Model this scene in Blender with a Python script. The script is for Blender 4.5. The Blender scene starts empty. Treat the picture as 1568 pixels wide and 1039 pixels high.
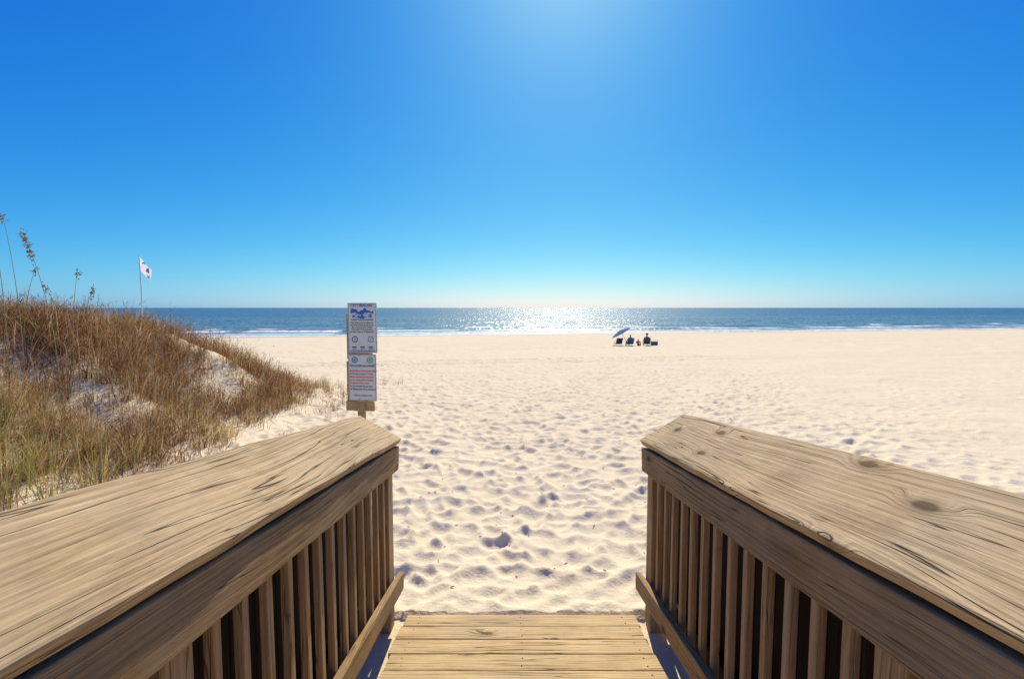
import bpy, math, random
import numpy as np
from mathutils import Vector, Matrix
random.seed(7); rng=np.random.default_rng(11)
scene=bpy.context.scene
scene.view_settings.view_transform='Standard'
scene.view_settings.look='None'
scene.view_settings.exposure=0
CAMZ=1.86; SEA=-2.34; SH=0.19; SHORE=77.0

# ------------------------------------------------------------ node helpers
def new_mat(name):
    m=bpy.data.materials.new(name); m.use_nodes=True
    nt=m.node_tree; nt.nodes.clear()
    out=nt.nodes.new('ShaderNodeOutputMaterial')
    return m,nt,out
class N:
    def __init__(s,nt): s.nt=nt
    def put(s,sock,v):
        if isinstance(v,bpy.types.NodeSocket): s.nt.links.new(v,sock)
        else:
            if sock.type=='RGBA' and len(v)==3: v=(*v,1)
            sock.default_value=v
    def math(s,op,a,b=None,c=None,clamp=False):
        n=s.nt.nodes.new('ShaderNodeMath'); n.operation=op; n.use_clamp=clamp
        for i,v in enumerate((a,b,c)):
            if v is not None: s.put(n.inputs[i],v)
        return n.outputs[0]
    def sep(s,v):
        n=s.nt.nodes.new('ShaderNodeSeparateXYZ'); s.put(n.inputs[0],v); return n.outputs
    def comb(s,x,y,z):
        n=s.nt.nodes.new('ShaderNodeCombineXYZ')
        for i,v in enumerate((x,y,z)): s.put(n.inputs[i],v)
        return n.outputs[0]
    def vmath(s,op,a,b=None):
        n=s.nt.nodes.new('ShaderNodeVectorMath'); n.operation=op
        s.put(n.inputs[0],a)
        if b is not None: s.put(n.inputs[1],b)
        return n.outputs[0]
    def noise(s,v,scale,detail=3,rough=.5,dist=0,out=0):
        n=s.nt.nodes.new('ShaderNodeTexNoise'); s.put(n.inputs['Vector'],v)
        n.inputs['Scale'].default_value=scale; n.inputs['Detail'].default_value=detail
        n.inputs['Roughness'].default_value=rough; n.inputs['Distortion'].default_value=dist
        return n.outputs[out]
    def voro(s,v,scale,rand=1,dim='3D'):
        n=s.nt.nodes.new('ShaderNodeTexVoronoi'); n.voronoi_dimensions=dim; s.put(n.inputs['Vector'],v)
        n.inputs['Scale'].default_value=scale; n.inputs['Randomness'].default_value=rand
        return n.outputs['Distance']
    def mr(s,v,a,b,c=0,d=1,smooth=False):
        n=s.nt.nodes.new('ShaderNodeMapRange')
        if smooth: n.interpolation_type='SMOOTHSTEP'
        s.put(n.inputs[0],v)
        for i,q in enumerate((a,b,c,d)): s.put(n.inputs[i+1],q)
        return n.outputs[0]
    def mix(s,f,a,b,mode='MIX'):
        n=s.nt.nodes.new('ShaderNodeMix'); n.data_type='RGBA'; n.blend_type=mode
        s.put(n.inputs[0],f); s.put(n.inputs[6],a); s.put(n.inputs[7],b); return n.outputs[2]
    def coord(s,k='Object'):
        return s.nt.nodes.new('ShaderNodeTexCoord').outputs[k]
    def bump(s,h,strength=.5,dist=.01,normal=None):
        n=s.nt.nodes.new('ShaderNodeBump'); s.put(n.inputs['Height'],h)
        n.inputs['Strength'].default_value=strength; n.inputs['Distance'].default_value=dist
        if normal is not None: s.put(n.inputs['Normal'],normal)
        return n.outputs[0]
    def bsdf(s,col,rough=.6,normal=None,spec=.5,metal=0):
        n=s.nt.nodes.new('ShaderNodeBsdfPrincipled')
        s.put(n.inputs['Base Color'],col); s.put(n.inputs['Roughness'],rough)
        n.inputs['Specular IOR Level'].default_value=spec; n.inputs['Metallic'].default_value=metal
        if normal is not None: s.put(n.inputs['Normal'],normal)
        return n

def simple(name,col,rough=.6,var=.12,scale=20,metal=0):
    m,nt,out=new_mat(name); h=N(nt)
    n=h.noise(h.coord(),scale,3)
    c=h.mix(n,tuple(x*(1-var) for x in col),tuple(min(1,x*(1+var)) for x in col))
    b=h.bsdf(c,rough,metal=metal); nt.links.new(b.outputs[0],out.inputs[0]); return m

def wood(name,light,dark,knots=True,wear=0.0,crk_amt=.85):
    m,nt,out=new_mat(name); h=N(nt)
    oi=nt.nodes.new('ShaderNodeObjectInfo').outputs['Random']
    p=h.coord()
    off=h.comb(h.math('MULTIPLY',oi,37.0),h.math('MULTIPLY',oi,11.0),h.math('MULTIPLY',oi,5.0))
    p=h.vmath('ADD',p,off)
    x,y,z=h.sep(p)
    if knots:
        kv=h.comb(h.math('MULTIPLY',x,1.9),h.math('MULTIPLY',y,4.6),0.0)
        kd=h.voro(kv,1.0,.9,'2D')
        kd=h.math('ADD',kd,h.math('MULTIPLY',h.math('SUBTRACT',h.noise(p,22,2),.5),.035))
        kd=h.math('ADD',kd,h.mr(h.noise(h.comb(h.math('MULTIPLY',x,.8),y,0.0),1.0,1),.47,.53,0,.3))
        kn=h.mr(kd,0.0,0.24,1,0,True)
        core=h.mr(kd,0.045,0.085,1,0,True)
    w=h.noise(h.comb(h.math('MULTIPLY',x,.5),h.math('MULTIPLY',y,2.4),h.math('MULTIPLY',z,2.4)),1.0,2,.5)
    g=h.math('ADD',h.math('MULTIPLY',y,48.0),h.math('MULTIPLY',z,48.0))
    g=h.math('ADD',g,h.math('MULTIPLY',w,9.0))
    if knots: g=h.math('ADD',g,h.math('MULTIPLY',kn,2.4))
    ring=h.math('FRACT',g)
    ring=h.math('MULTIPLY',h.math('POWER',ring,2.0),h.mr(ring,.85,1.0,1,0))
    rmod=h.mr(h.noise(h.comb(h.math('MULTIPLY',x,.7),h.math('MULTIPLY',y,9.0),h.math('MULTIPLY',z,9.0)),1.0,2,.5),.35,.65,.15,.7)
    fine=h.noise(h.comb(h.math('MULTIPLY',x,1.5),h.math('MULTIPLY',g,1.9),h.math('MULTIPLY',z,20.0)),1.0,5,.75)
    fib=h.noise(h.comb(h.math('MULTIPLY',x,5.0),h.math('MULTIPLY',y,190.0),h.math('MULTIPLY',z,190.0)),1.0,3,.65)
    crk=h.noise(h.comb(h.math('MULTIPLY',x,.7),h.math('MULTIPLY',g,.62),h.math('MULTIPLY',z,14.0)),1.0,2,.5)
    crack=h.mr(h.math('ABSOLUTE',h.math('SUBTRACT',crk,0.5)),0.0,0.011,1,0)
    cm=h.mr(h.noise(h.comb(h.math('MULTIPLY',x,1.7),h.math('MULTIPLY',y,14.0),z),1.0,2),.43,.50)
    crack=h.math('MULTIPLY',crack,cm)
    blot=h.noise(p,2.6,6,.68)
    fine=h.mr(fine,.3,.7,0,1)
    t=h.math('ADD',h.math('MULTIPLY',ring,rmod),h.math('MULTIPLY',fine,.55))
    t=h.math('ADD',t,h.math('MULTIPLY',h.math('SUBTRACT',fib,.5),1.4))
    t=h.math('ADD',h.math('ADD',t,.02),h.math('MULTIPLY',h.math('SUBTRACT',blot,.5),1.2),clamp=True)
    c=h.mix(t,light,dark)
    grey=h.mr(h.noise(p,1.5,5,.65),.40,.66)
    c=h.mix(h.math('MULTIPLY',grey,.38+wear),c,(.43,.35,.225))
    stain=h.mr(h.noise(h.comb(h.math('MULTIPLY',x,2.0),h.math('MULTIPLY',y,6.0),z),1.0,5,.7),.57,.72)
    c=h.mix(h.math('MULTIPLY',stain,.45),c,tuple(q*.6 for q in dark))
    if knots:
        c=h.mix(h.math('MULTIPLY',core,.85),c,(.07,.036,.015))
        c=h.mix(h.math('MULTIPLY',h.mr(kd,.05,.16,1,0),.45),c,tuple(q*.6 for q in dark))
    c=h.mix(h.math('MULTIPLY',crack,crk_amt),c,(.04,.024,.012))
    hgt=h.math('ADD',h.math('MULTIPLY',ring,-.3),h.math('MULTIPLY',fib,.8))
    hgt=h.math('ADD',hgt,h.math('MULTIPLY',crack,-1.8))
    hgt=h.math('ADD',hgt,h.math('MULTIPLY',fine,-.5))
    nb=h.bump(hgt,.9,.0035)
    b=h.bsdf(c,.78,nb,.15); nt.links.new(b.outputs[0],out.inputs[0]); return m

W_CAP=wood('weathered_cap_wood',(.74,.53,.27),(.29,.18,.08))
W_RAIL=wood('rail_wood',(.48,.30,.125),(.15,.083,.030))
W_DECK=wood('deck_wood',(.78,.565,.28),(.40,.25,.10),True,.0)
W_POST=wood('post_wood',(.58,.385,.18),(.25,.145,.058),False,0,.5)
W_SHADE=wood('skirt_gap_shade_wood',(.026,.015,.007),(.010,.006,.003),False,-.38)  # near-black colour paints the shade seen between the balusters

# ------------------------------------------------------------ geometry helpers
def link(o,parent=None):
    scene.collection.objects.link(o)
    if parent: o.parent=parent
    return o
def empty(name,loc=(0,0,0)):
    e=bpy.data.objects.new(name,None); e.location=loc; e.empty_display_size=.1
    return link(e)
def mesh_obj(name,verts,faces,mat=None,parent=None,smooth=False):
    me=bpy.data.meshes.new(name); me.from_pydata([tuple(v) for v in verts],[],faces); me.update()
    if mat: me.materials.append(mat)
    if smooth:
        for p in me.polygons: p.use_smooth=True
    return link(bpy.data.objects.new(name,me),parent)
def board(name,a,b,width,thick,normal,mat,parent,bev=.004,segs=1,wob=0.0):
    """box from a to b (world centre line), width along cross, thickness along normal."""
    a=Vector(a)-parent.location;b=Vector(b)-parent.location; X=(b-a); L=X.length; X.normalize()
    Z=Vector(normal); Z=(Z-Z.dot(X)*X).normalized(); Y=Z.cross(X)
    l,w,t=L/2,width/2,thick/2
    ph=random.uniform(0,50); v=[]
    for k in range(segs+1):
        xx=-l+2*l*k/segs
        for sy in(-1,1):
            for sz in(-1,1):
                dy=wob*(math.sin(xx*3.1+ph+sy)+.6*math.sin(xx*7.7+ph*2+2*sy)+.5*math.sin(xx*19+ph*3*sy))*.5
                dz=wob*(math.sin(xx*2.3+ph*1.7+sy)+.5*math.sin(xx*9+ph+sy*2))*.5
                v.append((xx,sy*w+dy,sz*t+dz))
    f=[(0,1,3,2)]
    for k in range(segs):
        q=k*4; f+=[(q+0,q+4,q+5,q+1),(q+2,q+3,q+7,q+6),(q+0,q+2,q+6,q+4),(q+1,q+5,q+7,q+3)]
    q=segs*4; f.append((q,q+2,q+3,q+1))
    o=mesh_obj(name,v,f,mat,parent)
    M=Matrix((X,Y,Z)).transposed().to_4x4(); M.translation=(a+b)/2
    o.matrix_basis=M
    if bev:
        m=o.modifiers.new('bev','BEVEL'); m.width=bev; m.segments=2; m.limit_method='ANGLE'
    return o
def tube(name,pts,r,mat,parent,seg=8):
    pts=[Vector(p) for p in pts]; V=[];F=[]
    rr=r if isinstance(r,(list,tuple)) else [r]*len(pts)
    for i,p in enumerate(pts):
        d=(pts[min(i+1,len(pts)-1)]-pts[max(i-1,0)]).normalized()
        u=d.orthogonal().normalized() if i==0 else (u-u.dot(d)*d).normalized()
        w=d.cross(u)
        for k in range(seg):
            t=2*math.pi*k/seg; V.append(p+rr[i]*(math.cos(t)*u+math.sin(t)*w))
    for i in range(len(pts)-1):
        for k in range(seg):
            a=i*seg+k;b=i*seg+(k+1)%seg; F.append((a,b,b+seg,a+seg))
    F.append(tuple(range(seg))[::-1]); F.append(tuple(range((len(pts)-1)*seg,len(pts)*seg)))
    return mesh_obj(name,V,F,mat,parent,True)

# ------------------------------------------------------------ terrain
LAT=rng.random((512,512))
def vnoise(x,y):
    xi=np.floor(x).astype(int); yi=np.floor(y).astype(int)
    fx=x-xi; fy=y-yi; fx=fx*fx*(3-2*fx); fy=fy*fy*(3-2*fy)
    a=LAT[xi%512,yi%512]; b=LAT[(xi+1)%512,yi%512]; c=LAT[xi%512,(yi+1)%512]; d=LAT[(xi+1)%512,(yi+1)%512]
    return (a*(1-fx)+b*fx)*(1-fy)+(c*(1-fx)+d*fx)*fy-.5
def fbm(x,y,o=4):
    s=0;a=1
    for i in range(o):
        s=s+a*vnoise(x*2**i+17.3*i,y*2**i+5.1*i); a*=.5
    return s
def sstep(t): t=np.clip(t,0,1); return t*t*(3-2*t)
def dune(x,y):
    wob=.5*vnoise(x*.5+3,y*.5)+.25*vnoise(x*1.3,y*1.3+9)
    a=sstep((-3.8-x+wob)/4.0); b=1-sstep((y-8.7)/6.3)
    m=a*b
    return 1.80*m+m*.35*fbm(x*.8,y*.8,3)+.9*sstep((-9-x)/10)*b
def base(x,y):
    s=y-SH*x
    z=np.interp(s,[-60,-20,3,42,66,71,77,90,140,400],[1.2,.3,0,-1.6,-2.08,-2.16,-2.34,-3.0,-6,-12])
    return z
RX0,RX1,RY0,RY1,RS=-32.0,46.0,1.0,62.0,.03
nx=int((RX1-RX0)/RS); ny=int((RY1-RY0)/RS)
R=np.zeros((nx,ny),dtype=np.float32)
def stamp(px,py,ang,L,W,D):
    rad=L*2.0
    i0=int((px-rad-RX0)/RS); i1=int((px+rad-RX0)/RS)+1; j0=int((py-rad-RY0)/RS); j1=int((py+rad-RY0)/RS)+1
    if i0<0 or j0<0 or i1>=nx or j1>=ny: return
    X=(RX0+np.arange(i0,i1)*RS-px)[:,None]; Y=(RY0+np.arange(j0,j1)*RS-py)[None,:]
    c,s=math.cos(ang),math.sin(ang)
    u=(X*c+Y*s)/L; v=(-X*s+Y*c)/W
    v=v+.35*u*u*random.choice((-1,1))
    q=np.sqrt(u*u+v*v)
    w=np.exp(-(q/1.1)**4)
    pr=-D*np.exp(-(q/.85)**3)+.38*D*np.exp(-((q-1.35)/.38)**2)*(1+.6*u)
    R[i0:i1,j0:j1]=R[i0:i1,j0:j1]*(1-w)+pr
def track(x0,y0,ang,n):
    x,y=x0,y0; side=1
    curve=random.gauss(0,.012)
    st=random.uniform(.55,.75)
    dd=random.uniform(.016,.044)
    for k in range(n):
        ang+=curve+random.gauss(0,.03)
        x+=math.cos(ang)*st; y+=math.sin(ang)*st; side=-side
        px=x-math.sin(ang)*.12*side+random.gauss(0,.03); py=y+math.cos(ang)*.12*side+random.gauss(0,.03)
        if py<2.9: continue
        if px<-4.4 and py<13: break
        stamp(px,py,ang+random.gauss(0,.18),random.uniform(.12,.18),random.uniform(.07,.105),dd*random.uniform(.75,1.25))
for i in range(72):
    track(random.uniform(-.7,.8),random.uniform(1.6,3.2),math.pi/2+random.gauss(-.04,.42),95)
for i in range(75):
    y=random.uniform(12,60); a=random.choice((0,math.pi))+random.gauss(0.05,.18)
    x=-31 if math.cos(a)>0 else 45
    track(x if random.random()<.6 else random.uniform(-20,35),y,a,125)
for i in range(60):
    track(random.uniform(-18,34),random.uniform(8,50),random.uniform(0,6.28),40)
for i in range(6000):
    px=random.uniform(-12,14)*random.uniform(.3,1); py=3+random.random()**1.5*32
    if px<-4.2 and py<13: continue
    stamp(px,py,random.uniform(0,3.14),random.uniform(.07,.17),random.uniform(.06,.11),random.uniform(.010,.032))
gx=(RX0+np.arange(nx)*RS)[:,None]; gy=(RY0+np.arange(ny)*RS)[None,:]
for yy in (24.0,25.7,37.5,39.3):
    d=gy-SH*gx*.6-yy-.25*np.sin(gx*.11+yy)
    g=np.exp(-(d/.18)**4); R=R*(1-g*.8)-(.05*g-.05*np.exp(-((np.abs(d)-.28)/.1)**2)).astype(np.float32)
def rsamp(x,y):
    fx=(x-RX0)/RS; fy=(y-RY0)/RS
    ok=(fx>1)&(fx<nx-2)&(fy>1)&(fy<ny-2)
    fx=np.clip(fx,0,nx-2); fy=np.clip(fy,0,ny-2)
    i=fx.astype(int); j=fy.astype(int); a=fx-i; b=fy-j
    h=(R[i,j]*(1-a)+R[i+1,j]*a)*(1-b)+(R[i,j+1]*(1-a)+R[i+1,j+1]*a)*b
    return np.where(ok,h,0)
def ground(x,y,detail=True):
    d=dune(x,y); z=base(x,y)+d
    s=y-SH*x
    if detail:
        fl=1-sstep((s-66)/6)
        smooth=1-.6*sstep((x-2.5-.25*y)/4)
        z=z+rsamp(x,y)*fl*(1-.8*sstep(d/.2))*smooth
        z=z+fl*(.035*fbm(x*.9,y*.9,4)+.010*fbm(x*3.1+4,y*3.1,3)+.010*fbm(x*9,y*9,3)*smooth)
        r=np.sqrt(x*x+y*y); z=z+fl*sstep((r-30)/20)*(1-sstep((r-200)/100))*.05*vnoise(x*1.7,y*1.7)
        under=(np.abs(x-.05)<.85)&(y<2.84)
        z=np.where(under,np.minimum(z,-.03),z)
        z=np.where((np.abs(x-.05)<1.1)&(y<2.9)&~under,np.minimum(z,.05),z)
    return z
ang=np.concatenate([np.linspace(-58,58,820),np.linspace(58,302,80)[1:-1]])*math.pi/180
rad=np.concatenate([np.linspace(.25,1.6,14)[:-1],np.exp(np.linspace(math.log(1.6),math.log(110),740)),np.exp(np.linspace(math.log(110),math.log(6000),50))[1:]])
A,RR=np.meshgrid(ang,rad,indexing='ij')
X=(np.sin(A)*RR).ravel(); Y=(np.cos(A)*RR).ravel()
Z=ground(X,Y)
na,nr=len(ang),len(rad)
co=np.stack([X,Y,Z],1); co=np.vstack([co,[[0,0,-.03]]]).astype(np.float32)
I,J=np.meshgrid(np.arange(na),np.arange(nr-1),indexing='ij')
I2=(I+1)%na
q=np.stack([I*nr+J,I*nr+J+1,I2*nr+J+1,I2*nr+J],-1).reshape(-1,4)[:,::-1]
tri=np.stack([np.arange(na)*nr,((np.arange(na)+1)%na)*nr,np.full(na,na*nr)],1)[:,::-1]
def fast_mesh(name,co,quads,tris=None):
    me=bpy.data.meshes.new(name); me.vertices.add(len(co)); me.vertices.foreach_set('co',co.astype(np.float32).ravel())
    idx=quads.ravel(); st=np.arange(len(quads))*4
    if tris is not None:
        st=np.concatenate([st,len(idx)+np.arange(len(tris))*3]); idx=np.concatenate([idx,tris.ravel()])
    me.loops.add(len(idx)); me.loops.foreach_set('vertex_index',idx.astype(np.int32))
    me.polygons.add(len(st)); me.polygons.foreach_set('loop_start',st.astype(np.int32)); 
    me.update(calc_edges=True); me.validate()
    return me
me=fast_mesh('sand_beach',co,q,tri)
me.polygons.foreach_set('use_smooth',np.ones(len(me.polygons),dtype=bool))
m,nt,out=new_mat('sand'); h=N(nt)
p=h.coord(); x,y,z=h.sep(p)
s=h.math('SUBTRACT',y,h.math('MULTIPLY',x,SH))
s=h.math('ADD',s,h.math('MULTIPLY',h.math('SUBTRACT',h.noise(p,.12,2),.5),3.0))
c=h.mix(h.noise(p,.6,4,.6),(.83,.68,.43),(.94,.81,.55))
c=h.mix(h.math('MULTIPLY',h.noise(p,240,1),.25),c,(.68,.50,.27))
spk=h.mr(h.voro(p,26),.0,.07,1,0); spk=h.math('MULTIPLY',spk,h.mr(h.noise(p,5,2),.57,.63))
c=h.mix(h.math('MULTIPLY',spk,.4),c,(.30,.21,.12))
wet=h.math('MULTIPLY',h.mr(s,71,73.5,0,1,True),.75)
c=h.mix(wet,c,(.42,.32,.20))
hg=h.noise(p,14,4,.7)
nb=h.bump(hg,.45,.035)
rg=h.mr(s,71,76,.95,.35)
b=h.bsdf(c,rg,nb,.1); nt.links.new(b.outputs[0],out.inputs[0])
me.materials.append(m)
link(bpy.data.objects.new('sand_beach',me))

# ------------------------------------------------------------ sea
ss=np.concatenate([np.linspace(66,180,330),np.exp(np.linspace(math.log(180),math.log(30000),150))[1:]])
t=np.linspace(-1,1,500); xs=30000*np.sinh(7*t)/np.sinh(7)
XX,S=np.meshgrid(xs,ss,indexing='ij'); YY=S+SH*XX
amp=sstep((S-78)/30)*(1-sstep((np.hypot(XX,YY)-350)/500))
ZZ=np.zeros_like(XX)
for lam,a_,th in ((17,.12,.1),(11,.09,-.25),(7.3,.06,.3),(4.6,.03,-.1),(29,.08,.05)):
    k=2*math.pi/lam; ph=k*((YY-SH*XX)*math.cos(th)+XX*math.sin(th))+2.5*vnoise(XX*.03+lam,YY*.03)*4
    ZZ+=a_*(1-np.abs(np.sin(ph/2)))*1.4
ZZ=SEA+amp*(ZZ-.2)
for s0,hh in ((82.5,.16),(91,.24),(103,.2)):
    d=S-s0-3*vnoise(XX*.04+s0,XX*0+s0)*2
    ZZ+=hh*np.exp(-(d/1.1)**2)*sstep(.5+1.6*vnoise(XX*.06+s0,XX*0+3))
co=np.stack([XX.ravel(),YY.ravel(),ZZ.ravel()],1)
a,b_=len(xs),len(ss)
I,J=np.meshgrid(np.arange(a-1),np.arange(b_-1),indexing='ij')
q=np.stack([I*b_+J,(I+1)*b_+J,(I+1)*b_+J+1,I*b_+J+1],-1).reshape(-1,4)
me=fast_mesh('sea_water',co,q)
me.polygons.foreach_set('use_smooth',np.ones(len(me.polygons),dtype=bool))
m,nt,out=new_mat('sea_water'); h=N(nt)
p=h.coord(); x,y,z=h.sep(p)
s=h.math('SUBTRACT',y,h.math('MULTIPLY',x,SH))
near=h.mr(s,80,300,1,0,True)
c=h.mix(near,(.055,.095,.12),(.15,.245,.22))
c=h.mix(h.mr(s,76,96,.8,0,True),c,(.38,.43,.32))
fn=h.noise(h.comb(h.math('MULTIPLY',x,.045),h.math('MULTIPLY',s,.22),0.0),1.0,4,.6)
c=h.mix(h.mr(fn,.35,.65,0,.45),c,(.03,.06,.08))
wob=h.math('MULTIPLY',h.math('SUBTRACT',h.noise(h.comb(h.math('MULTIPLY',x,.04),0.0,0.0),1.0,4,.6),.5),7.0)
foam=None
for s0,w,thr in ((78.0,3.0,.22),(84,2.2,.38),(92,2.6,.42),(104,2.0,.50)):
    d=h.math('ABSOLUTE',h.math('SUBTRACT',h.math('ADD',s,wob),s0))
    g=h.mr(d,w*.3,w,1,0)
    msk=h.mr(h.noise(h.comb(h.math('MULTIPLY',x,.09),s0,0.0),1.0,3,.6),thr,thr+.07)
    g=h.math('MULTIPLY',g,msk)
    foam=g if foam is None else h.math('MAXIMUM',foam,g)
foam=h.math('MULTIPLY',foam,h.mr(h.noise(p,1.2,4,.7),.3,.5))
c=h.mix(foam,c,(.92,.91,.88))
nv=h.noise(h.comb(h.math('MULTIPLY',x,1.0),h.math('MULTIPLY',s,1.3),0.0),1.0,3,.7,0,1)
sl=h.vmath('SUBTRACT',nv,(.5,.5,.5)); a1,a2,a3=h.sep(sl)
patch=h.noise(h.comb(h.math('MULTIPLY',x,.09),h.math('MULTIPLY',s,.05),0.0),1.0,5,.8)
kk=h.mr(patch,.36,.60,1.1,2.9)
dn=h.comb(h.math('MULTIPLY',a1,h.math('MULTIPLY',kk,.65)),h.math('MULTIPLY',a2,kk),0.0)
geo=nt.nodes.new('ShaderNodeNewGeometry').outputs['Normal']
nb=h.vmath('NORMALIZE',h.vmath('ADD',geo,dn))
b=h.bsdf(c,h.mr(foam,0,1,.27,.8),nb,.5); b.inputs['IOR'].default_value=1.33
nt.links.new(b.outputs[0],out.inputs[0]); me.materials.append(m)
link(bpy.data.objects.new('sea_water',me))

# ------------------------------------------------------------ ramp
ramp=empty('wooden_ramp',(0.05,2.8,0))
FS=.165
yy=2.80; i=0
while yy>-1.6:
    yc=yy-.069
    zc=.017+FS*(2.8-yc)-.019
    dx=random.uniform(-.008,.008)
    board('deck_board_%d'%i,(-.632+dx,yc,zc+random.uniform(-.002,.002)),(.735+dx,yc,zc+random.uniform(-.002,.001)),.1395,.038,(0,FS,1),W_DECK,ramp,.004,14,.0015)
    i+=1; yy-=.1432
for k,xx in enumerate((-.55,.05,.66)):
    board('joist_%d'%k,(xx,2.6,-.11+FS*.2),(xx,-1.6,-.11+FS*4.4),.14,.038,(1,0,0),W_RAIL,ramp)
METAL=simple('galvanised_screw',(.35,.33,.30),.45,.3,200,.8)
RUST=simple('rusty_nail',(.10,.06,.04),.7,.3,200,.3)
yy=2.80
while yy>-1.4:
    for xx in (-.55,.05,.66):
        for dy in (.035,.105):
            y0=yy-dy; z0=.017+FS*(2.8-y0)
            x0=xx+random.uniform(-.008,.008)
            tube('deck_nail',[Vector((x0,y0,z0-.008))-ramp.location,Vector((x0,y0,z0+.0015))-ramp.location],.0035,RUST,ramp,6)
    yy-=.1432
def handrail(name,sg,xi,zi,xo,zo,toez,toesl,slope):
    e=empty(name,(sg*abs(xi),2.8,0))
    def L(dz,Y): return dz-slope*(Y-2.8)
    inner=Vector((xi,2.8,zi)); outer=Vector((xo,2.8,zo)); cr=outer-inner
    n=Vector((-cr.z*(1 if cr.x>0 else -1),0,abs(cr.x))).normalized()
    mid=(inner+outer)/2-n*.019
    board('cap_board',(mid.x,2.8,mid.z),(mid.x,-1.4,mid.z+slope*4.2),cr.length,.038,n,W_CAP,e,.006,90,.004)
    o=sg
    xr=xi+o*.015
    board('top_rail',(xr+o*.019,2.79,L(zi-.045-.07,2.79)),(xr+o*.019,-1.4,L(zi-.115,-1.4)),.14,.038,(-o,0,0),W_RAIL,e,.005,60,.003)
    board('bottom_rail',(xr+o*.016,2.87,toez-.05-toesl*.07),(xr+o*.016,-1.4,toez-.05+toesl*4.2),.10,.036,(-o,0,0),W_RAIL,e,.005,40,.003)
    xb=xr+o*(.038+.016)
    yy=2.60;k=0
    while yy>-1.3:
        zt=L(zi-.06,yy); zb=toez-.11-toesl*(yy-2.8)
        board('baluster_%d'%k,(xb+random.uniform(0,.003),yy+random.uniform(-.006,.006),zb),(xb,yy+random.uniform(-.005,.005),zt),.030,.028,(-o,0,0),W_POST,e,.003)
        yy-=.124;k+=1
    xp=xr+o*(.038+.047)
    for k,yp in enumerate((2.745,.98,-.9)):
        board('post_%d'%k,(xp,yp,-.5),(xp,yp,L(zi-.02,yp)+.03),.089,.089,(-o,0,0),W_POST,e,.005)
    board('end_trim',(xp+o*.0,2.812,.0),(xp,2.812,zi+.0),.075,.022,(0,1,0),W_POST,e,.003)
    xq=xp+o*.066
    zq=zi+abs(xq-xi)*(zo-zi)/abs(xo-xi)-.05
    board('outer_rail',(xq,2.78,zq-.06),(xq,-1.4,zq-.06+slope*4.2),.12,.038,(-o,0,0),W_SHADE,e,.004)
    board('outer_bottom_rail',(xq,2.78,toez-.1),(xq,-1.4,toez-.1+toesl*4.2),.09,.038,(-o,0,0),W_SHADE,e,.004)
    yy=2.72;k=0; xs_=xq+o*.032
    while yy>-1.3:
        board('skirt_board_%d'%k,(xs_,yy,toez-.22-toesl*(yy-2.8)),(xs_,yy,L(zq-.01,yy)),.136,.02,(-o,0,0),W_SHADE,e,.003)  # boards close the rail behind; gap shade is in their colour
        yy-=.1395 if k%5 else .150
        k+=1
    c0=inner.lerp(outer,.35); c0=Vector((c0.x,2.735,c0.z+slope*.065))-e.location
    tube('nail_head',[c0-n*.006,c0+n*.001],.003,RUST,e,8)
    return e
handrail('ramp_handrail',-1,-.65,1.096,-.897,1.233,.253,.165,.138)
handrail('ramp_handrail',1,.746,1.088,1.011,1.241,.253,.165,.135)

# ------------------------------------------------------------ sign
WHITE=simple('sign_white',(.68,.68,.60),.5,.12,9)
BLUE=simple('sign_blue',(.02,.13,.42),.4,.1)
LBLUE=simple('sign_light_blue',(.25,.55,.75),.4,.1)
RED=simple('sign_red',(.62,.07,.03),.4,.1)
INK=simple('sign_ink',(.04,.05,.06),.5,.1)
GREEN=simple('sign_green',(.05,.28,.18),.5,.1)
SG=empty('beach_rules_sign',(-2.18,7.0,0))
SG.rotation_euler=(0,0,math.radians(-7))
def lbox(name,x0,x1,y0,y1,z0,z1,mat,bev=.003,par=SG,rz=0):
    v=[(x,y,z) for x in(x0,x1) for y in(y0,y1) for z in(z0,z1)]
    f=[(0,1,3,2),(4,6,7,5),(0,4,5,1),(2,3,7,6),(0,2,6,4),(1,5,7,3)]
    o=mesh_obj(name,v,f,mat,par); o.rotation_euler=(0,0,rz)
    if bev: 
        m=o.modifiers.new('b','BEVEL'); m.width=bev; m.segments=2
    return o
CT=CAMZ
lbox('post',-.10,-.01,.03,.12,-.6,CT-.15,W_POST)
def panel(name,x0,x1,z0,z1,y):
    return lbox(name,x0,x1,y-.012,y,z0,z1,WHITE,.004)
panel('upper_panel',-.215,.225,CT-.655,CT+.07,.028)
panel('lower_panel',-.225,.205,CT-1.36,CT-.675,.028)
lbox('backing_board_upper',-.29,.10,.125,.15,CT-.76,CT-.09,W_POST)
lbox('backing_board_lower',-.30,.10,.125,.15,CT-1.50,CT-.79,W_POST)
lbox('foot_board',-.31,.13,.10,.122,CT-1.53,CT-1.385,W_POST)
Yf=.0135
def quad(name,x0,x1,z0,z1,mat,dy=0):
    mesh_obj(name,[(x0,Yf-dy,z0),(x1,Yf-dy,z0),(x1,Yf-dy,z1),(x0,Yf-dy,z1)],[(0,1,2,3)],mat,SG)
def text(name,s,x,z,size,mat,al='CENTER'):
    c=bpy.data.curves.new(name,'FONT'); c.body=s; c.size=size; c.align_x=al; c.extrude=.0004; c.offset=.0006
    c.materials.append(mat); o=bpy.data.objects.new(name,c); o.location=(x,Yf-.003,z); o.rotation_euler=(math.pi/2,0,0); link(o,SG)
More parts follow.
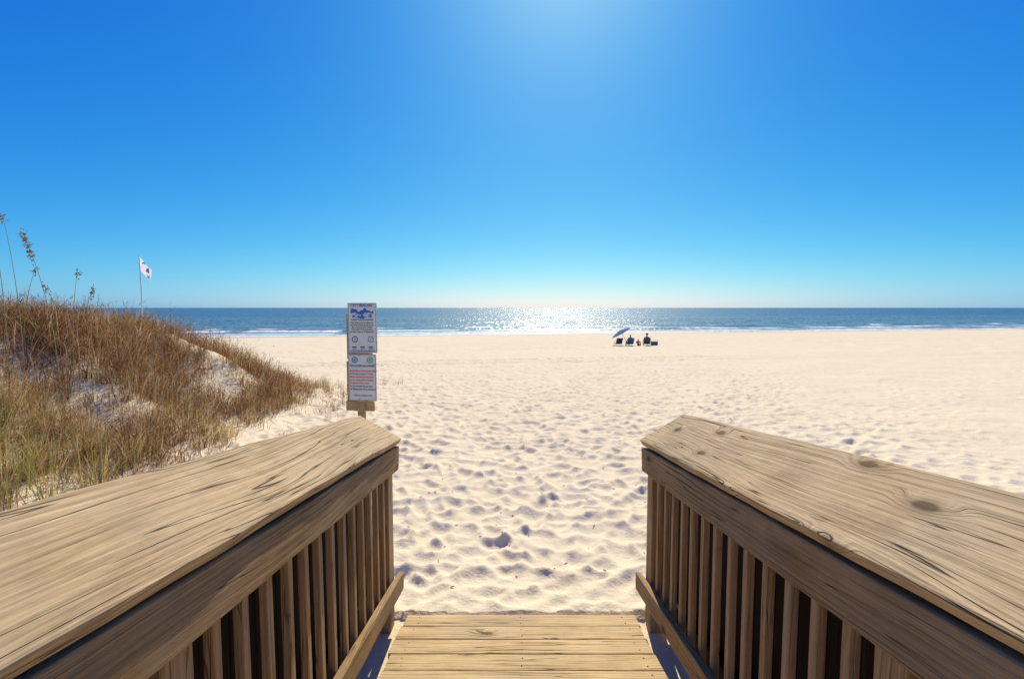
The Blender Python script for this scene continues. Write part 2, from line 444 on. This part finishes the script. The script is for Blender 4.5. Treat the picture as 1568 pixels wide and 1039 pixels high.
def disc(name,x,z,r,mat,ri=0,dy=.002,n=24):
    if ri:
        v=[(x+q*math.cos(2*math.pi*k/n),Yf-dy,z+q*math.sin(2*math.pi*k/n)) for q in(ri,r) for k in range(n)]
        f=[(k,(k+1)%n,n+(k+1)%n,n+k) for k in range(n)]
    else:
        v=[(x+r*math.cos(2*math.pi*k/n),Yf-dy,z+r*math.sin(2*math.pi*k/n)) for k in range(n)]; f=[tuple(range(n))]
    mesh_obj(name,v,f,mat,SG)
def border(name,x0,x1,z0,z1,mat,t=.006):
    quad(name+'_a',x0,x1,z0,z0+t,mat);quad(name+'_b',x0,x1,z1-t,z1,mat)
    quad(name+'_c',x0,x0+t,z0+t,z1-t,mat);quad(name+'_d',x1-t,x1,z0+t,z1-t,mat)
border('upper_border',-.205,.215,CT-.645,CT+.06,INK,.004)
border('lower_border',-.215,.195,CT-1.35,CT-.685,INK,.004)
text('title','CITY BEACHES',.005,CT+.015,.048,BLUE)
n=30
def wv(x0,x1,zt,zb,mat,dy,ph,name):
    tp=[(x0+(x1-x0)*k/n, zt+.022*math.sin(k*.42+ph)+.010*math.sin(k*1.07+ph*2)) for k in range(n+1)]
    bt=[(x0+(x1-x0)*k/n, zb+.014*math.sin(k*.33+ph*3)) for k in range(n+1)]
    v=[(x,Yf-dy,z) for x,z in tp]+[(x,Yf-dy,z) for x,z in bt]
    mesh_obj(name,v,[(n+1+k,n+2+k,k+1,k) for k in range(n)],mat,SG)
wv(-.165,.175,CT-.035,CT-.085,BLUE,.002,0,'wave_crest')
wv(-.10,.185,CT-.095,CT-.105,LBLUE,.003,1.3,'wave_foam')
wv(-.14,.15,CT-.115,CT-.145,BLUE,.002,2.1,'wave_trough')
text('subtitle','Leave Only Footprints',.005,CT-.185,.036,BLUE)
L=['Please help us keep our beach clean','and safe for all of our guests. Remove','all items from the beach each day.','Tents must be 10 feet from dunes.','No glass containers. No digging holes.']
for k,sx in enumerate(L): text('line_%d'%k,sx,.005,CT-.225-.033*k,.023,INK)
for xx,mm in ((-.11,INK),(.13,GREEN)):
    disc('icon_ring',xx,CT-.46,.045,mm,.036); disc('icon_dot',xx,CT-.46,.018,LBLUE,0,.003)
for xx in (-.12,.005,.13):
    quad('icon_mark',xx-.035,xx+.035,CT-.58,CT-.565,INK,.003); quad('icon_mark',xx-.028,xx+.028,CT-.60,CT-.592,INK,.003)
quad('footer',-.18,.19,CT-.63,CT-.618,BLUE)
for xx,mm in ((-.12,BLUE),(.11,GREEN)):
    disc('icon_ring',xx,CT-.76,.045,mm,.033); disc('icon_dot',xx,CT-.76,.016,mm,0,.003)
text('low_title','NO DOGS ALLOWED',-.005,CT-.86,.040,INK)
L=['No fires or fireworks on beach','No glass bottles on beach','No vehicles past this point','No leaving gear overnight','Stay off of the dunes','Do not pick the sea oats','Fishing away from swimmers']
for k,sx in enumerate(L):
    text('rule_%d'%k,sx,-.16,CT-.93-.045*k,.030,RED if k<5 else INK,'LEFT'); disc('bullet_%d'%k,-.185,CT-.92-.045*k,.012,RED)
text('law','Violations subject to fine',-.005,CT-1.29,.028,BLUE)
for zz in (CT+.045,CT-.64,CT-.70,CT-1.335): disc('bolt',-.055,zz,.009,METAL,0,.005)

# ------------------------------------------------------------ flag
gz=lambda x,y: float(ground(np.array([x]),np.array([y]))[0])
FX,FY=-22.9,30.0; fz=gz(FX,FY)
FL=empty('beach_flag',(FX,FY,fz))
POLE=simple('flagpole_white',(.62,.64,.66),.4,.05)
tube('flagpole',[(0,0,-.4),(0,0,CAMZ+3.1-fz)],[.045,.03],POLE,FL,10)
topz=CAMZ+3.22-fz
bm_v=[];bm_f=[]
for i_ in range(13):
    for j_ in range(9):
        u=i_/12; vv=j_/8
        bm_v.append((.05+u*.62+.05*vv*math.sin(3*u),.10*math.sin(u*9+vv*2)*u,topz-.15-vv*.85-u*.78-.1*u*math.sin(vv*5)))
for i_ in range(12):
    for j_ in range(8):
        a=i_*9+j_; bm_f.append((a,a+9,a+10,a+1))
m,nt,out=new_mat('flag_cloth'); h=N(nt); g=nt.nodes.new('ShaderNodeTexCoord').outputs['Object']; x,y,z=h.sep(g)
k=h.noise(g,2.6,2); c=h.mix(h.mr(k,.48,.52),(.80,.80,.84),(.05,.12,.34))
c=h.mix(h.mr(x,.5,.52),c,(.8,.82,.85))
d=nt.nodes.new('ShaderNodeBsdfDiffuse'); t_=nt.nodes.new('ShaderNodeBsdfTranslucent'); mx=nt.nodes.new('ShaderNodeMixShader'); mx.inputs[0].default_value=.4
for n_ in(d,t_): nt.links.new(c,n_.inputs[0])
nt.links.new(d.outputs[0],mx.inputs[1]);nt.links.new(t_.outputs[0],mx.inputs[2]);nt.links.new(mx.outputs[0],out.inputs[0])
mesh_obj('flag_cloth',bm_v,bm_f,m,FL,True)
tube('finial',[(0,0,topz-.1),(0,0,topz-.06),(0,0,topz)],[.03,.06,.02],POLE,FL,10)

# ------------------------------------------------------------ grass
V=[];Fq=[];C=[]
def blades(px,py,pz,hh,la,bend,w,col,tz=0.0):
    n=len(px); ts=np.array([0,.35,.7,1.0])
    lx=np.cos(la);ly=np.sin(la); fa=rng.uniform(0,math.pi,n); wx=np.cos(fa);wy=np.sin(fa)
    vs=np.zeros((n,8,3)); cs=np.zeros((n,8,4)); cs[...,3]=1
    for i_,t_ in enumerate(ts):
        off=bend*hh*(tz*t_+(1-tz)*t_**2); zz=pz+hh*t_*(1-.35*np.minimum(bend,1.3)*t_)
        ww=w*(1-.85*t_)
        for sd in (0,1):
            sg=(sd*2-1)*.5
            vs[:,i_*2+sd,0]=px+lx*off+wx*ww*sg; vs[:,i_*2+sd,1]=py+ly*off+wy*ww*sg; vs[:,i_*2+sd,2]=zz
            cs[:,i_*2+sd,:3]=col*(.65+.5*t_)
    base_i=sum(len(a_) for a_ in V)
    idx=base_i+np.arange(n)[:,None]*8
    for i_ in range(3):
        Fq.append(np.concatenate([idx+i_*2,idx+i_*2+1,idx+i_*2+3,idx+i_*2+2],1))
    V.append(vs.reshape(-1,3)); C.append(cs.reshape(-1,4))
STRAW=np.array([.68,.48,.20]);GOLD=np.array([.60,.37,.11]);REDB=np.array([.36,.17,.06]);OLIVE=np.array([.29,.29,.075]);PALE=np.array([.80,.67,.42])
cnt=0
while cnt<4300:
    x=rng.uniform(-15,-3.4); y=rng.uniform(2.2,15.0)
    if x<-1.4*y-1: continue
    d=float(dune(np.array([x]),np.array([y]))[0])
    dens=float(sstep(np.array((d-.0)/.34)))
    pn=float(vnoise(np.array([x*.9]),np.array([y*.9+50]))[()][0])
    if rng.random()>dens*(.72+1.5*pn)+.012: continue
    cnt+=1
    tn=float(vnoise(np.array([x*.7+20]),np.array([y*.7]))[0])+rng.normal(0,.14)+.08*(d>1.0)
    z=float(ground(np.array([x]),np.array([y]),False)[0])-.03
    if tn>.14: kind=REDB;kk='r'
    elif tn>-.12: kind=GOLD if rng.random()<.45 else STRAW;kk='s'
    else: kind=OLIVE if rng.random()<.5 and d<1.2 else STRAW;kk='s'
    n=int(rng.integers(20,36)); H=rng.uniform(.28,.62)*(.6+.4*min(1,d/.8))
    a=rng.uniform(0,2*math.pi,n); r=np.abs(rng.normal(0,.10,n))
    px=x+np.cos(a)*r;py=y+np.sin(a)*r
    hh=H*rng.uniform(.45,1.3,n); bend=np.abs(rng.normal(.42,.36,n))
    base_c=kind[None]*rng.uniform(.4,1.25,(n,1)); mixp=(rng.random((n,1))<.28); base_c=np.where(mixp,PALE[None]*rng.uniform(.6,1.1,(n,1)),base_c)
    wdir=a+rng.normal(0,.5,n)
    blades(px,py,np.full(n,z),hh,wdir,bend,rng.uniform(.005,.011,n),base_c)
    if kk=='r' or rng.random()<.35:
        k=24; sel=rng.integers(0,n,k); t_=rng.uniform(.45,1,k)
        blades(px[sel]+np.cos(wdir[sel])*bend[sel]*hh[sel]*t_**2,py[sel]+np.sin(wdir[sel])*bend[sel]*hh[sel]*t_**2,z+hh[sel]*t_*(1-.35*np.minimum(bend[sel],1.3)*t_),
               rng.uniform(.05,.12,k),rng.uniform(0,6.28,k),rng.uniform(.2,1.6,k),rng.uniform(.006,.012,k),(REDB if kk=='r' else GOLD)[None]*rng.uniform(.5,1.3,(k,1)),.8)
n=9000
x=rng.uniform(-12,-3.7,n);y=rng.uniform(3,14,n);d=dune(x,y);k=(d>.10)
x=x[k];y=y[k];n=len(x)
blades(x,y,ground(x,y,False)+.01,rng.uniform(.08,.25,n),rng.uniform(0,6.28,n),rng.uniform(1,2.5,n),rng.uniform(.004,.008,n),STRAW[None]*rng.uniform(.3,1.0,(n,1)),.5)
for (x,y) in ((-4.6,4.25),(-5.0,4.4),(-4.9,4.9),(-4.3,4.9),(-5.4,5.0),(-5.3,4.3),(-4.9,5.5),(-4.75,4.6),(-4.2,4.3),(-5.2,4.7),(-5.7,5.3),(-4.5,5.6)):
    n=80;a=rng.uniform(0,6.28,n);r=np.abs(rng.normal(0,.09,n)); z=gz(x,y)-.03
    blades(x+np.cos(a)*r,y+np.sin(a)*r,np.full(n,z),rng.uniform(.3,.65,n),a,np.abs(rng.normal(.4,.3,n)),rng.uniform(.006,.011,n),np.where(rng.random((n,1))<.5,OLIVE[None]*1.3,STRAW[None])*rng.uniform(.6,1.2,(n,1)))
co=np.vstack(V);qd=np.vstack(Fq);cc=np.vstack(C).astype(np.float32)
me=fast_mesh('dune_grass',co,qd)
at=me.color_attributes.new('col','FLOAT_COLOR','POINT'); at.data.foreach_set('color',cc.ravel())
def grass_mat(name,fixed=None,tr=.45):
    m,nt,out=new_mat(name)
    if fixed is None:
        a_=nt.nodes.new('ShaderNodeAttribute'); a_.attribute_name='col'; src=a_.outputs['Color']
    else:
        h=N(nt); src=h.mix(h.noise(h.coord(),30,2),tuple(q*.7 for q in fixed),tuple(min(1,q*1.3) for q in fixed))
    d=nt.nodes.new('ShaderNodeBsdfDiffuse');t_=nt.nodes.new('ShaderNodeBsdfTranslucent');mx=nt.nodes.new('ShaderNodeMixShader');mx.inputs[0].default_value=tr
    nt.links.new(src,d.inputs[0]);nt.links.new(src,t_.inputs[0])
    nt.links.new(d.outputs[0],mx.inputs[1]);nt.links.new(t_.outputs[0],mx.inputs[2]);nt.links.new(mx.outputs[0],out.inputs[0]); return m
me.materials.append(grass_mat('dry_grass')); link(bpy.data.objects.new('dune_grass',me))

# bits of straw and shell on the trodden sand
vs=[];fs=[]
for k in range(80):
    x=random.gauss(0.05,1.6); y=3.1+abs(random.gauss(0,2.2)); z=gz(x,y)+.004
    a_=random.uniform(0,6.28); l_=random.uniform(.006,.022); w_=random.uniform(.0015,.004); 
    if random.random()<.35: l_=w_=random.uniform(.005,.009)
    dx,dy=math.cos(a_)*l_,math.sin(a_)*l_; ex,ey=-math.sin(a_)*w_,math.cos(a_)*w_; i0=len(vs)
    hz=.005
    vs+=[(x-dx-ex,y-dy-ey,z),(x+dx-ex,y+dy-ey,z),(x+dx+ex,y+dy+ey,z),(x-dx+ex,y-dy+ey,z),(x-dx*.8,y-dy*.8,z+hz),(x+dx*.8,y+dy*.8,z+hz)]
    fs+=[(i0,i0+1,i0+5,i0+4),(i0+2,i0+3,i0+4,i0+5),(i0+1,i0+2,i0+5),(i0+3,i0,i0+4)]
mesh_obj('beach_debris',vs,fs,simple('debris',(.34,.23,.12),.8,.6,3))

OAT=grass_mat('sea_oat_seed',(.36,.24,.11),.3); STK=grass_mat('sea_oat_stalk',(.42,.36,.16),.2)
def oat(x,y,topz,lean,hd=.35):
    z0=gz(x,y)-.05; e=empty('sea_oat_plant',(x,y,z0)); Hh=topz-z0
    pts=[]
    for i_ in range(12):
        t_=i_/11; pts.append((lean*t_**2.2,0.02*math.sin(3*t_),Hh*(t_-.06*t_**3*abs(lean)*2)))
    tube('stalk',pts,[.006*(1-.6*i_/11) for i_ in range(12)],STK,e,5)
    vs=[];fs=[]
    P=[Vector(q_) for q_ in pts]
    for k in range(int(300*hd)):
        t_=1-random.random()**1.2*hd/Hh
        f_=t_*11; i_=min(int(f_),10); b=P[i_].lerp(P[i_+1],f_-i_)
        d=Vector((random.gauss(.3*(1 if lean>0 else -1),.5),random.gauss(0,.5),random.gauss(-.1,.6))).normalized()
        c0=b+d*random.uniform(.0,.035); wv_=d.orthogonal().normalized()*.009; l_=random.uniform(.025,.04)
        i0=len(vs); vs+=[c0,c0+d*l_*.5+wv_,c0+d*l_,c0+d*l_*.5-wv_]; fs.append((i0,i0+1,i0+2,i0+3))
    mesh_obj('seed_head',vs,fs,OAT,e)
    for k in range(5):
        a_=random.uniform(0,6.28); L_=random.uniform(.35,.7); 
        q_=[(math.cos(a_)*L_*.6*t_**2,math.sin(a_)*L_*.6*t_**2,.1+L_*t_-.4*L_*t_**3) for t_ in (0,.3,.6,.8,1)]
        tube('leaf_%d'%k,q_,[.005,.004,.003,.002,.001],STK,e,4)
oat(-6.50,6.2,CAMZ+1.32,-.10,.42)
oat(-6.30,6.2,CAMZ+1.22,-.14,.1)
oat(-5.85,6.2,CAMZ+1.06,-.35,.38)
oat(-7.1,8.0,CAMZ+.35,.2,.18)
oat(-7.7,8.2,CAMZ+.42,-.2,.15)
oat(-6.4,7.0,CAMZ+.55,.15,.08)
oat(-6.9,6.8,CAMZ+.60,.25,.08)

# ------------------------------------------------------------ people, umbrella, chairs
def region_mat(name,shirt,shorts,skin,hair):
    m,nt,out=new_mat(name); h=N(nt); p=h.coord(); x,y,z=h.sep(p)
    c=h.mix(h.mr(z,.88,.885),shirt,skin)
    c=h.mix(h.math('MULTIPLY',h.mr(z,1.0,1.005),h.mr(y,.035,.03)),c,hair)
    c=h.mix(h.mr(z,1.06,1.065),c,hair)
    low=h.math('MULTIPLY',h.mr(z,.42,.415),h.mr(y,.05,.055)); c=h.mix(low,c,shorts)
    arm=h.math('MULTIPLY',h.mr(h.math('ABSOLUTE',x),.215,.22),h.mr(z,.66,.65)); c=h.mix(arm,c,skin)
    leg=h.mr(y,.46,.465); c=h.mix(leg,c,skin)
    b=h.bsdf(c,.7); nt.links.new(b.outputs[0],out.inputs[0]); return m
def skinmesh(name,chains,mat,parent):
    vs=[];es=[];rs=[];roots=[]
    for verts,edges in chains:
        i0=len(vs); roots.append(i0)
        for (c_,r_) in verts: vs.append(c_); rs.append(r_)
        es+=[(a_+i0,b+i0) for a_,b in edges]
    me=bpy.data.meshes.new(name); me.from_pydata(vs,es,[]); o=bpy.data.objects.new(name,me); link(o,parent)
    sk=o.modifiers.new('skin','SKIN'); sk.use_smooth_shade=True
    layer=me.skin_vertices[0] if me.skin_vertices else None
    if layer is None:
        raise RuntimeError('no skin layer')
    for i_,r_ in enumerate(rs):
        layer.data[i_].radius=(r_,r_) if not isinstance(r_,tuple) else r_
        layer.data[i_].use_root=(i_ in roots)
    sb=o.modifiers.new('sub','SUBSURF'); sb.levels=1; sb.render_levels=1
    me.materials.append(mat); return o
def person(name,x,y,rot,cols,scale=1.0,lean=0.0,hat=None,elev=0.0,knee=.0,armpose=0):
    z=gz(x,y); e=empty(name,(x,y,z+elev)); e.rotation_euler=(0,0,rot); e.scale=(scale,)*3
    b=[((0,0,.30),(.15,.12)),((0,-.05-lean,.45),(.14,.10)),((0,-.09-lean,.62),(.155,.105)),((0,-.10-lean,.78),(.14,.085)),((0,-.085-lean,.86),.055),
       ((0,-.06-lean,.93),.06),((0,-.045-lean,1.01),(.078,.095)),((0,-.045-lean,1.09),(.07,.08))]
    E=[(i_,i_+1) for i_ in range(7)]
    fingers=[]
    for sg in (-1,1):
        i0=len(b)
        b+=[((sg*.10,.05,.29),.095),((sg*.14,.26,.36+knee*.4),.08),((sg*.15,.46,.42+knee),.06),((sg*.15,.56,.27),.052),((sg*.15,.64,.08),.036),((sg*.15,.68,.04),.035),((sg*.16,.80,.03),.028)]
        E+=[(0,i0)]+[(i0+k,i0+k+1) for k in range(6)]
        i0=len(b)
        hx,hy,hz=(sg*.20,.34,.47+knee) if armpose==0 else (sg*.16,.30,.75)
        b+=[((sg*.19,-.10-lean,.79),.06),((sg*.25,-.02-lean*.6,.62),.045),((sg*.27,.08,.50),.038),((sg*.24,.22,.50 if armpose==0 else .62),.03),((hx,hy,hz),(.035,.02))]
        E+=[(3,i0)]+[(i0+k,i0+k+1) for k in range(4)]
        for k,(dx,ln) in enumerate(((-.027,.065),(-.009,.075),(.009,.072),(.026,.055))):
            fingers.append(([((hx+dx,hy+.01,hz),.009),((hx+dx,hy+.03+ln*.4,hz+.005),.009),((hx+dx,hy+.03+ln*.8,hz-.015),.008),((hx+dx,hy+.03+ln,hz-.035),.007)],[(0,1),(1,2),(2,3)]))
        fingers.append(([((hx-sg*.02,hy-.02,hz),.010),((hx-sg*.05,hy+.01,hz-.005),.010),((hx-sg*.055,hy+.04,hz-.015),.008)],[(0,1),(1,2)]))
    mat=region_mat(name+'_body',*cols)
    skinmesh('body',[(b,E)]+fingers,mat,e)
    SK=simple('skin',cols[2],.6,.08)
    hc=Vector((0,-.045-lean,1.03))
    v=[hc+Vector(q_) for q_ in ((0,.085,.03),(-.016,.085,-.02),(.016,.085,-.02),(0,.118,-.018),(0,.085,-.03))]
    mesh_obj('nose',v,[(0,3,2),(0,1,3),(1,4,3),(4,2,3)],SK,e)
    for sg in(-1,1):
        tube('ear',[hc+Vector((sg*.075,0,-.025)),hc+Vector((sg*.09,-.005,0)),hc+Vector((sg*.085,-.01,.03))],[.01,.016,.008],SK,e,6)
        tube('eye',[hc+Vector((sg*.03,.078,.012)),hc+Vector((sg*.03,.092,.012))],[.011,.008],INK,e,8)
    tube('mouth',[hc+Vector((-.022,.086,-.052)),hc+Vector((0,.093,-.05)),hc+Vector((.022,.086,-.052))],[.004,.006,.004],RED,e,6)
    if hat:
        HM=simple('hat_cloth',hat,.8,.1)
        ring=[(.17,.045),(.10,.06),(.095,.10),(.07,.14),(.0,.15)]
        vs=[];fs=[];n=20
        for r_,zz in ring:
            for k in range(n): vs.append(hc+Vector((r_*math.cos(6.2832*k/n),r_*math.sin(6.2832*k/n),zz)))
        for i_ in range(4):
            for k in range(n): fs.append((i_*n+k,i_*n+(k+1)%n,(i_+1)*n+(k+1)%n,(i_+1)*n+k))
        mesh_obj('sun_hat',vs,fs,HM,e,True)
    return e
def chair(name,x,y,rot,col,scale=1.0):
    z=gz(x,y); e=empty(name,(x,y,z)); e.rotation_euler=(0,0,rot); e.scale=(scale,)*3
    FR=simple('chair_frame',(.45,.46,.48),.3,.1,30,.9); CL=simple('chair_cloth',col,.8,.15)
    for sg in(-1,1):
        sx=sg*.29
        tube('side_frame',[(sx,.38,-.02),(sx,.36,.2),(sx,-.12,.18),(sx,-.38,.70)],.013,FR,e,8)
        tube('rear_leg',[(sx,.1,.19),(sx,-.32,.0),(sx,-.34,-.02)],.013,FR,e,8)
        tube('arm_rest',[(sx,.28,.20),(sx,.26,.42),(sx,-.24,.44)],.014,FR,e,8)
    tube('top_bar',[(-.29,-.38,.70),(.29,-.38,.70)],.013,FR,e,8); tube('front_bar',[(-.29,.36,.2),(.29,.36,.2)],.013,FR,e,8)
    tube('foot_bar',[(-.29,-.33,.0),(.29,-.33,.0)],.013,FR,e,8)
    pr=[(.36,.205),(.2,.16),(0,.145),(-.12,.18),(-.2,.34),(-.29,.52),(-.385,.71)]
    vs=[];n=len(pr)
    for dz in(0,.012):
        for (yy_,zz) in pr:
            for sx in(-.275,.275): vs.append((sx,yy_,zz+dz))
    fs=[]
    for o_ in(0,2*n):
        for i_ in range(n-1): fs.append((o_+2*i_,o_+2*i_+1,o_+2*i_+3,o_+2*i_+2))
    mesh_obj('sling_seat',vs,fs,CL,e,True); return e
chair('beach_chair',9.75,44.2,.15,(.08,.09,.12))
chair('beach_chair',10.75,44.0,.1,(.07,.12,.24)); person('seated_person',10.75,44.0,.1,((.07,.08,.12),(.05,.06,.10),(.40,.24,.16),(.06,.04,.03)),1.0,.08,None,-.08)
person('seated_child',11.45,43.7,-.5,((.35,.10,.08),(.06,.12,.26),(.45,.28,.19),(.12,.07,.03)),.72,.0,None,-.14,.1,1)
chair('beach_chair',12.25,43.9,-.12,(.07,.07,.08)); person('seated_person',12.25,43.9,-.12,((.06,.06,.07),(.08,.08,.09),(.42,.26,.18),(.04,.03,.02)),1.05,.08,(.12,.11,.10),-.08)
cz=gz(12.95,43.9); CO=empty('beach_cooler',(12.95,43.9,cz))
CB=simple('cooler_body',(.06,.08,.12),.4,.1); CW=simple('cooler_lid',(.5,.5,.5),.4,.05)
lbox('body',-.28,.28,-.18,.18,0,.32,CB,.02,CO); lbox('lid',-.295,.295,-.195,.195,.323,.40,CW,.02,CO)
tube('handle',[(-.28,0,.2),(-.34,0,.36),(-.34,0,.48),(.34,0,.48),(.34,0,.36),(.28,0,.2)],.012,CW,CO,6)
ux,uy=10.9,44.6; uz=gz(ux,uy); U=empty('beach_umbrella',(ux,uy,uz))
axis=Vector((-.50,.04,.86)).normalized()
u1=axis.orthogonal().normalized(); u2=axis.cross(u1)
PM=simple('umbrella_pole',(.55,.55,.55),.4,.05)
m,nt,out=new_mat('umbrella_cloth'); h=N(nt)
c=h.mix(h.noise(h.coord(),3,2),(.13,.26,.38),(.22,.37,.48))
d=nt.nodes.new('ShaderNodeBsdfDiffuse');t_=nt.nodes.new('ShaderNodeBsdfTranslucent');mx=nt.nodes.new('ShaderNodeMixShader');mx.inputs[0].default_value=.3
nt.links.new(c,d.inputs[0]);nt.links.new(c,t_.inputs[0]);nt.links.new(d.outputs[0],mx.inputs[1]);nt.links.new(t_.outputs[0],mx.inputs[2]);nt.links.new(mx.outputs[0],out.inputs[0])
hub=Vector((-.1,0,0))+axis*1.62
tube('pole',[axis*-.3+Vector((-.1,0,0)),hub+axis*.06],.02,PM,U,8)
vs=[hub];fs=[];n=32
for j_,rr_ in enumerate((.33,.66,1.0)):
    for k in range(n):
        a_=2*math.pi*k/n; sc=1-.05*abs(math.sin(4*a_))*rr_
        vs.append(hub+(u1*math.cos(a_)+u2*math.sin(a_))*rr_*1.0*sc-axis*(.26*rr_**1.6))
for k in range(n): fs.append((0,1+k,1+(k+1)%n))
for j_ in range(2):
    for k in range(n): fs.append((1+j_*n+k,1+(j_+1)*n+k,1+(j_+1)*n+(k+1)%n,1+j_*n+(k+1)%n))
mesh_obj('canopy',vs,fs,m,U,True)
for k in range(8):
    a_=2*math.pi*k/8; dd=u1*math.cos(a_)+u2*math.sin(a_)
    tube('rib_%d'%k,[hub-axis*.02,hub+dd*.66-axis*(.145),hub+dd*.98-axis*.27],.006,PM,U,5)

# ------------------------------------------------------------ light
EL=math.radians(40); AZ=math.radians(6)
w=bpy.data.worlds.new('World'); scene.world=w; w.use_nodes=True; nt=w.node_tree; nt.nodes.clear()
sky=nt.nodes.new('ShaderNodeTexSky'); sky.sky_type='NISHITA'; sky.sun_disc=False
sky.sun_elevation=EL; sky.sun_rotation=AZ; sky.air_density=.85; sky.dust_density=.45; sky.ozone_density=2.3; sky.altitude=0
h=N(nt)
sp=nt.nodes.new('ShaderNodeSeparateColor'); nt.links.new(sky.outputs[0],sp.inputs[0])
cb=nt.nodes.new('ShaderNodeCombineColor')
for k,(pw,mul) in enumerate(((2.1,.52),(1.13,.79),(.42,.95))):
    v=h.math('MULTIPLY',sp.outputs[k],.1); v=h.math('POWER',v,pw); v=h.math('MULTIPLY',v,mul*10)
    nt.links.new(v,cb.inputs[k])
bg=nt.nodes.new('ShaderNodeBackground'); bg.inputs[1].default_value=.10
wo=nt.nodes.new('ShaderNodeOutputWorld')
nt.links.new(cb.outputs[0],bg.inputs[0]); nt.links.new(bg.outputs[0],wo.inputs[0])
sd=bpy.data.lights.new('sun','SUN'); sd.energy=5.0; sd.angle=math.radians(.5); sd.color=(1,.90,.70)
so=bpy.data.objects.new('sun',sd); link(so)
dirv=Vector((math.sin(AZ)*math.cos(EL),math.cos(AZ)*math.cos(EL),math.sin(EL)))
so.rotation_euler=(-dirv).to_track_quat('-Z','Y').to_euler(); so.location=(3,20,20)

cd=bpy.data.cameras.new('camera'); cd.sensor_width=36; cd.lens=17.0; cd.clip_start=.05; cd.clip_end=80000
cam=bpy.data.objects.new('camera',cd); link(cam); cam.location=(0,0,CAMZ); cam.rotation_euler=(math.radians(90-3.75),0,0)
scene.camera=cam
